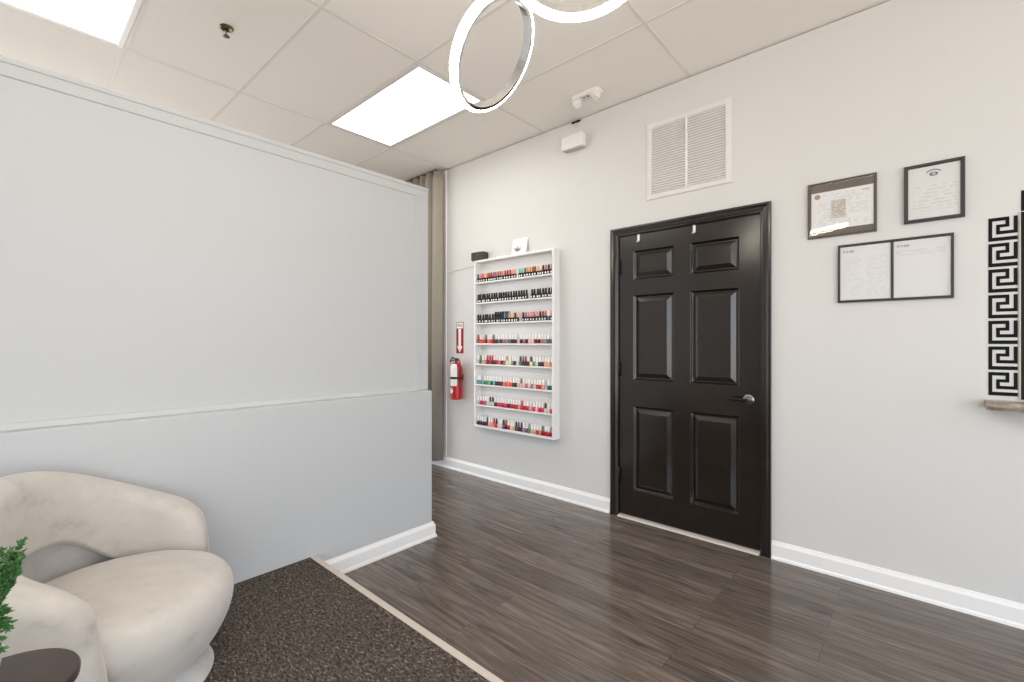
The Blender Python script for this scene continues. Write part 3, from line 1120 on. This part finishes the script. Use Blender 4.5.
for i in range(n):
    a = math.radians(35 + 110 * i / (n - 1))
    c, s_ = math.cos(a), math.sin(a)
    rr.append([(c * .030, -.0090, .080 + s_ * .024), (c * .034, -.0090, .080 + s_ * .029), (c * .034, -.0100, .080 + s_ * .029), (c * .030, -.0100, .080 + s_ * .024)])
b.grid(rr, close_u=True, cap0=True, cap1=True)
b.build('emblem_arc', mat('dark_emblem_ink', (.14, .14, .14), .7), P)
flat('glass', -.097, .097, -.130, .130, -.0125, -.0115, M_GLASS, t)

t = thing('framed_certificate', 'wide double frame holding two printed sheets side by side, below the two certificates', 'certificate', (-.098, DW, 1.648), 0, 'framed papers on the door wall')
flat('backing', -.222, .222, -.150, .150, -.004, -.001, M_PFRAME, t)
frame_ring(.228, .156, .010, .016, M_PFRAME, t, wt=.012)
flat('divider', -.0045, .0045, -.146, .146, -.012, -.004, M_PFRAME, t)
for s, pm in ((-1, print_mat('inspection_print', PAPER, (.64, .64, .635), 27, .08, .95, .05, .80, .45, 10, .48, mid=.5)), (1, print_mat('permit_print', (.71, .71, .70), (.60, .60, .595), 27, .04, .92, .72, .84, .45, 6, .42))):
    x0, x1 = (-.217, -.006) if s < 0 else (.006, .217)
    P = flat('printed_sheet', x0, x1, -.143, .143, -.0075, -.004, pm, t)
    L0 = x0 + .012
    for k, (a, c) in enumerate(((0, .010), (.014, .022), (.026, .048))):
        flat('letterhead', L0 + a, L0 + c, .112 - .001 * k, .123, -.0080, -.0074, mat('grey_print', (.42, .42, .43), .7), P)
flat('glass', -.219, .219, -.145, .145, -.0135, -.0125, M_GLASS, t)

# ------------------------------------------------------------------ Greek key border, dark mirror, granite ledge
def key_mesh(wd, ht, name):
    cuts_x = [0, .135, .27, .40, .59, .72, .865, 1]
    cuts_z = [0, .155, .28, .42, .57, .70, .855, 1]      # from the bottom
    on = {}
    def fill(a0, a1, c0, c1):
        for i in range(a0, a1):
            for j in range(c0, c1):
                on[i, j] = 1
    fill(0, 1, 0, 7)      # left bar
    fill(0, 7, 0, 1)      # bottom bar
    fill(0, 5, 6, 7)      # top bar
    fill(4, 5, 4, 7)      # down
    fill(2, 5, 4, 5)      # inner top
    fill(2, 3, 2, 5)      # inner left
    fill(2, 7, 2, 3)      # inner bottom
    fill(6, 7, 2, 7)      # right bar
    b = MB()
    V = {}
    def vt(i, j, y):
        k = (i, j, y)
        if k not in V:
            V[k] = b.bm.verts.new((cuts_x[i] * wd, y, cuts_z[j] * ht))
        return V[k]
    for (i, j) in on:
        b.bm.faces.new((vt(i, j, -.002), vt(i + 1, j, -.002), vt(i + 1, j + 1, -.002), vt(i, j + 1, -.002)))
        for (di, dj, e) in ((-1, 0, ((i, j), (i, j + 1))), (1, 0, ((i + 1, j), (i + 1, j + 1))), (0, -1, ((i, j), (i + 1, j))), (0, 1, ((i, j + 1), (i + 1, j + 1)))):
            if (i + di, j + dj) not in on:
                (a, c), (d, f) = e
                b.bm.faces.new((vt(a, c, -.002), vt(d, f, -.002), vt(d, f, -.0002), vt(a, c, -.0002)))
    return b.build(name, M_BLACK)


KX, KW = .245, .092
proto_key = key_mesh(KW, .107, 'greek_key_decal')
edges = [(220, 244)]
ktop = 1.850
pitch = (1.850 - 1.022) / 7
wh = ['topmost of the column', 'second from top of the column', 'third from top of the column', 'fourth from top of the column', 'fifth from top of the column', 'sixth from top of the column', 'lowest, just above the granite ledge']
for k in range(7):
    o = proto_key if k == 0 else proto_key.copy()
    if k:
        COL.objects.link(o)
    o.location = (KX, DW, ktop - .107 - pitch * k)
    tag(o, f'black Greek key square beside the dark mirror, {wh[k]}', 'wall decal', 'Greek key border squares')
for k in range(3):
    o = proto_key.copy()
    COL.objects.link(o)
    o.location = (.347 + .098 * k, DW, 1.867)
    o.scale = (1, 1, .86)
    tag(o, f'black Greek key square in the row above the dark mirror, {["nearest the column", "second along", "third along"][k]}', 'wall decal', 'Greek key border squares')
t = thing('wall_mirror', 'tall dark mirror panel with a thin gold edge beside the Greek key column', 'mirror', (.340, DW, 1.0))
b = MB()
b.box(.006, .80, -.0045, 0, .020, .862)
b.build('mirror_glass', M_MIRROR, t)
b = MB()
b.box(.001, .006, -.005, 0, .020, .862)
b.build('edge_strip', mat('gold_edge', (.50, .42, .34), .35, metal=.4), t)
b = MB()
random.seed(3)
n = 40
x0_, x1_ = .232, 1.25
top = []
for i in range(n + 1):
    u = i / n
    x = x0_ + (x1_ - x0_) * u
    yy = DW - .125 + .012 * math.exp(-u * 60) * 3 + random.uniform(-.003, .003)
    rr_ = [(x, DW, .974), (x, yy + .006, .974 + random.uniform(-.005, .005)), (x, yy - .003 + random.uniform(-.005, .005), .992), (x, yy + .001, 1.008), (x, yy + .006, 1.0115), (x, DW, 1.0115)]
    top.append(rr_)
b.grid(top, close_u=True, cap0=True, cap1=True)
tag(b.build('granite_ledge', M_GRAN, smooth=True, angle=30), 'rough-edged tan granite ledge on the wall below the Greek key column', 'ledge')

# ------------------------------------------------------------------ pendant with two glowing rings
RT = dict(c=(-1.111, 1.153, 2.284), r=.184)
pend = thing('pendant_light', 'hanging chrome pendant of glowing white rings under the ceiling', 'pendant light', (-.95, 1.25, CZ))
b = MB()
b.lathe([(0, .001), (.13, .001), (.13, -.022), (.125, -.026), (0, -.026)], 40)
b.build('canopy', M_CHROME, pend, smooth=True)


def ring(center, R_, tilt, wid=.033, thk=.012, under=False):
    """tilt: 3x3 rotation taking the ring axis (z) to its place"""
    c = Vector(center) - Vector(pend.location)
    N = 96
    led, met = MB(), MB()
    lp = [(R_ - .0005, -wid / 2), (R_ + .007, -wid / 2 + .001), (R_ + .011, -wid / 4), (R_ + .011, wid / 4), (R_ + .007, wid / 2 - .001), (R_ - .0005, wid / 2)]
    mp_ = [(R_ - thk, -wid / 2), (R_ - .0006, -wid / 2), (R_ - .0006, wid / 2), (R_ - thk, wid / 2)]
    if under:            # glowing strip wraps from the outside round to the underside
        thk = .019
        lp = [(R_ - thk + .002, -wid / 2), (R_ - thk + .004, -wid / 2 - .007), (R_, -wid / 2 - .009), (R_ + .008, -wid / 2 - .004), (R_ + .010, 0), (R_ + .006, wid / 2 - .004), (R_ - .0005, wid / 2 - .004), (R_ - .0005, -wid / 2)]
        mp_ = [(R_ - thk, -wid / 2 + .0005), (R_ - .001, -wid / 2 + .0005), (R_ - .001, wid / 2), (R_ - thk, wid / 2)]
    for bm_, pr_ in ((led, lp), (met, mp_)):
        rr = []
        for i in range(N):
            a = 2 * PI * i / N
            rr.append([c + tilt @ Vector((q * math.cos(a), q * math.sin(a), z)) for q, z in pr_])
        bm_.grid(rr, close_u=True, close_v=True)
    o = met.build('ring', M_CHROME, pend, smooth=True)
    led.build('led_strip', M_LED, o, smooth=True)
    return o


def axis_rot(ax):
    return Vector((0, 0, 1)).rotation_difference(Vector(ax).normalized()).to_matrix()


A1 = (.738, .248, -.627)
ring(RT['c'], RT['r'], axis_rot(A1))
C2, A2 = (-.665, 1.016, 2.314), (-.15, .17, 1)
ring(C2, .192, axis_rot(A2), .026, under=True)
for (p, q) in (((-1.02, 1.13, 2.445), (-.98, 1.24, CZ - .02)), ((-.80, 1.13, 2.31), (-.92, 1.22, CZ - .02)), ((-.55, .89, 2.31), (-.90, 1.20, CZ - .02))):
    b = MB()
    o0 = Vector(pend.location)
    b.tube([Vector(p) - o0, Vector(q) - o0], .0015, 6)
    b.build('cable', M_CHROME, pend)

# ------------------------------------------------------------------ swivel armchair
CH = thing('swivel_armchair', 'cream velvet barrel armchair with low wrap-around back against the white partition', 'armchair', (-1.953, .258, PZ), math.radians(54.5))


def sell(r, a, n=2.4):
    c, s_ = math.cos(a), math.sin(a)
    k = (abs(c) ** n + abs(s_) ** n) ** (-1 / n)
    return r * k


b = MB()
b.lathe([(0, 0), (.262, 0), (.267, .005), (.262, .014), (.236, .045), (.212, .072), (.18, .078), (0, .078)], 56)
b.build('swivel_base', M_VELVETG, CH, smooth=True, angle=70)

b = MB()                                   # seat: deep rounded puck
prof = [(.0, .066), (.19, .066), (.232, .086), (.268, .135), (.297, .200), (.308, .255), (.301, .300), (.280, .328), (.24, .343), (.17, .351), (.08, .354), (0, .355)]
N = 72
rr = []
for r, z in prof:
    ring_ = []
    for i in range(N):
        a = 2 * PI * i / N
        ring_.append((.015 + max(r, 1e-4) * 1.03 * math.cos(a), max(r, 1e-4) * 1.0 * math.sin(a), z))
    rr.append(ring_)
b.grid(rr, close_u=True, cap0=True, cap1=True)
seat = b.build('seat', M_VELVET, CH, smooth=True, angle=80)
ss = seat.modifiers.new('smooth', 'SUBSURF')
ss.levels = ss.render_levels = 1


def sweep_shell(a0, a1, prof_fn, n=64, lean=0.0):
    rr = []
    for i in range(n + 1):
        u = i / n
        a = a0 + (a1 - a0) * u
        pr_ = prof_fn(a, u)
        row_ = []
        for x_, y_, z in pr_:
            a2 = PI + (a - PI) * (1 + lean * max(0.0, .47 - z) * abs(a - PI) / (PI * .6))
            row_.append((x_ * math.cos(a2), y_ * math.sin(a2), z))
        rr.append(row_)
    return rr


def ss_(x, lo, hi):
    x = max(0, min(1, (x - lo) / (hi - lo)))
    return x * x * (3 - 2 * x)


def band(a, u):
    """cross-section of the padded band at angle a (180 degrees = back)"""
    back = 1 - abs(math.degrees(a) - 180) / 112.0        # 1 at the back, 0 at the arm ends
    e = min(u, 1 - u)
    end = math.sqrt(max(0.0, 1 - (1 - min(1, e / .10)) ** 2))        # rounds off the arm ends
    top = .492 + .214 * ss_(back, .0, .95) - (1 - end) * .085
    bot = .16 + .10 * ss_(back, .0, .33) + .172 * ss_(back, .33, .80)
    ro, ri = .388, .388 - .118
    mid, half = (ro + ri) / 2, (ro - ri) / 2 * (.25 + .75 * end)
    out = []
    n = 9
    rad = .052
    for k in range(n):                       # over the top from outside to inside
        t_ = PI * k / (n - 1)
        out.append((mid + half * math.cos(t_), top - rad + rad * math.sin(t_)))
    out.append((mid - half * 1.03, (top + bot) / 2))
    for k in range(6):
        t_ = PI + (PI / 2) * k / 5
        out.append((mid + half * math.cos(t_) * .98, bot + .03 + .03 * math.sin(t_)))
    out.append((mid + half * .6, bot))
    out.append((mid + half * 1.0, bot + .02))
    out.append((mid + half * 1.02, (top + bot) / 2))
    return [(r * .938, r * 1.064, z) for r, z in out]


b = MB()
b.grid(sweep_shell(math.radians(68), math.radians(292), band, 90, .2), close_u=True, cap0=True, cap1=True)
bk = b.build('backrest', M_VELVET, CH, smooth=True, angle=80)


def shell(a, u):
    e = min(u, 1 - u)
    end = math.sqrt(max(0.0, 1 - (1 - min(1, e / .04)) ** 2))
    ro, ri = .376, .325
    mid, half = (ro + ri) / 2, (ro - ri) / 2 * (.3 + .7 * end)
    back = 1 - abs(math.degrees(a) - 180) / 112.0
    zb = .10
    zt = .33 + .16 * ss_(back, .2, .6)
    return [(.938 * r, 1.064 * r, z) for r, z in ((mid + half * .6, zb), (mid + half, .2), (mid + half, zt), (mid - half, zt), (mid - half, .12), (mid - half * .5, zb))]


b = MB()
b.grid(sweep_shell(math.radians(82), math.radians(278), shell, 60), close_u=True, cap0=True, cap1=True)
b.build('outer_shell', M_VELVETG, CH, smooth=True, angle=60)

# ------------------------------------------------------------------ side table and potted plant
TX, TY, TZ = -1.352, -.005, .60
t = thing('side_table', 'small round dark wooden drink table in front of the armchair', 'side table', (TX, TY, PZ))
b = MB()
h_ = TZ - PZ
b.lathe([(0, h_ - .022), (.118, h_ - .022), (.124, h_ - .018), (.125, h_ - .006), (.122, h_ - .001), (.118, h_), (0, h_)], 48)
b.build('tabletop', M_DARKWOOD, t, smooth=True)
b = MB()
b.lathe([(0, .012), (.03, .012), (.018, .04), (.015, .2), (.018, h_ - .05), (.04, h_ - .021), (0, h_ - .021)], 20)
b.build('pedestal', M_DARKWOOD, t, smooth=True)
b = MB()
b.lathe([(0, 0), (.105, 0), (.108, .004), (.105, .010), (.03, .016), (0, .016)], 36)
b.build('foot', M_DARKWOOD, t, smooth=True)

t = thing('potted_plant', 'feathery green plant in a white pot on the small dark table', 'potted plant', (TX - .020, TY - .032, TZ))
b = MB()
b.lathe([(0, 0), (.032, 0), (.036, .004), (.046, .062), (.048, .066), (.043, .067), (.041, .058), (0, .058)], 32)
b.build('pot', M_POT, t, smooth=True)
b = MB()
b.lathe([(0, .054), (.0405, .054), (.0405, .060), (0, .063)], 20)
b.build('soil', M_SOIL, t)
random.seed(11)
lf, st = MB(), MB()


def leaf(p, d, L_, wd):
    d = d.normalized()
    s1 = d.cross(Vector((random.uniform(-1, 1), random.uniform(-1, 1), random.uniform(-1, 1)))).normalized()
    nn = d.cross(s1)
    v = [lf.bm.verts.new(q) for q in (p, p + d * L_ * .5 + s1 * wd, p + d * L_, p + d * L_ * .5 - s1 * wd, p + d * L_ * .5 + nn * wd * .6)]
    lf.bm.faces.new((v[0], v[1], v[4]))
    lf.bm.faces.new((v[1], v[2], v[4]))
    lf.bm.faces.new((v[2], v[3], v[4]))
    lf.bm.faces.new((v[3], v[0], v[4]))


def spray(base, tip, bend):
    n = 14
    base, tip = Vector(base), Vector(tip)
    pts = []
    for i in range(n + 1):
        u = i / n
        pts.append(base.lerp(tip, u) + Vector((0, 0, bend)) * math.sin(PI * u))
    st.tube(pts, [.0018 * (1 - .7 * i / n) for i in range(n + 1)], 5)
    for i in range(4, n + 1):
        for k in range(3):
            a = random.uniform(0, 2 * PI)
            dirn = (pts[i] - pts[i - 1]).normalized()
            side = Vector((math.cos(a), math.sin(a), random.uniform(-.1, .7)))
            tw = (dirn * .8 + side * .9).normalized()
            L_ = random.uniform(.014, .026) * (1.15 - .5 * i / n)
            for q in range(6):
                pp = pts[i] + tw * L_ * q / 5
                for s in (-1, 1):
                    sd = tw.cross(Vector((random.uniform(-1, 1), random.uniform(-1, 1), 1))).normalized()
                    leaf(pp, tw * .8 + sd * s * .8, random.uniform(.006, .011), .0024)
                leaf(pp, tw, .011, .0026)


for (bx, by, tx, ty, tz, bd) in ((0, 0, .066, .060, .262, .0), (.01, 0, .074, .062, .240, .01), (0, .01, .056, .064, .272, .0), (0, 0, .080, .055, .255, .0), (-.01, 0, -.05, .0, .27, .02), (0, -.01, -.02, -.06, .24, .03), (.01, .01, .036, .030, .085, .045), (.012, -.008, .030, -.01, .11, .045), (-.01, -.01, -.07, -.04, .16, .05), (.0, .012, .012, .045, .115, .045), (0, 0, .070, .044, .270, .0), (0, 0, .048, .060, .25, .01), (-.005, 0, .0, .02, .31, .0)):
    spray((bx, by, .058), (tx, ty, tz), bd)
st.build('twig', M_STEM, t, smooth=True)
fo = lf.build('foliage', M_LEAF, t)
fo['kind'] = 'stuff'
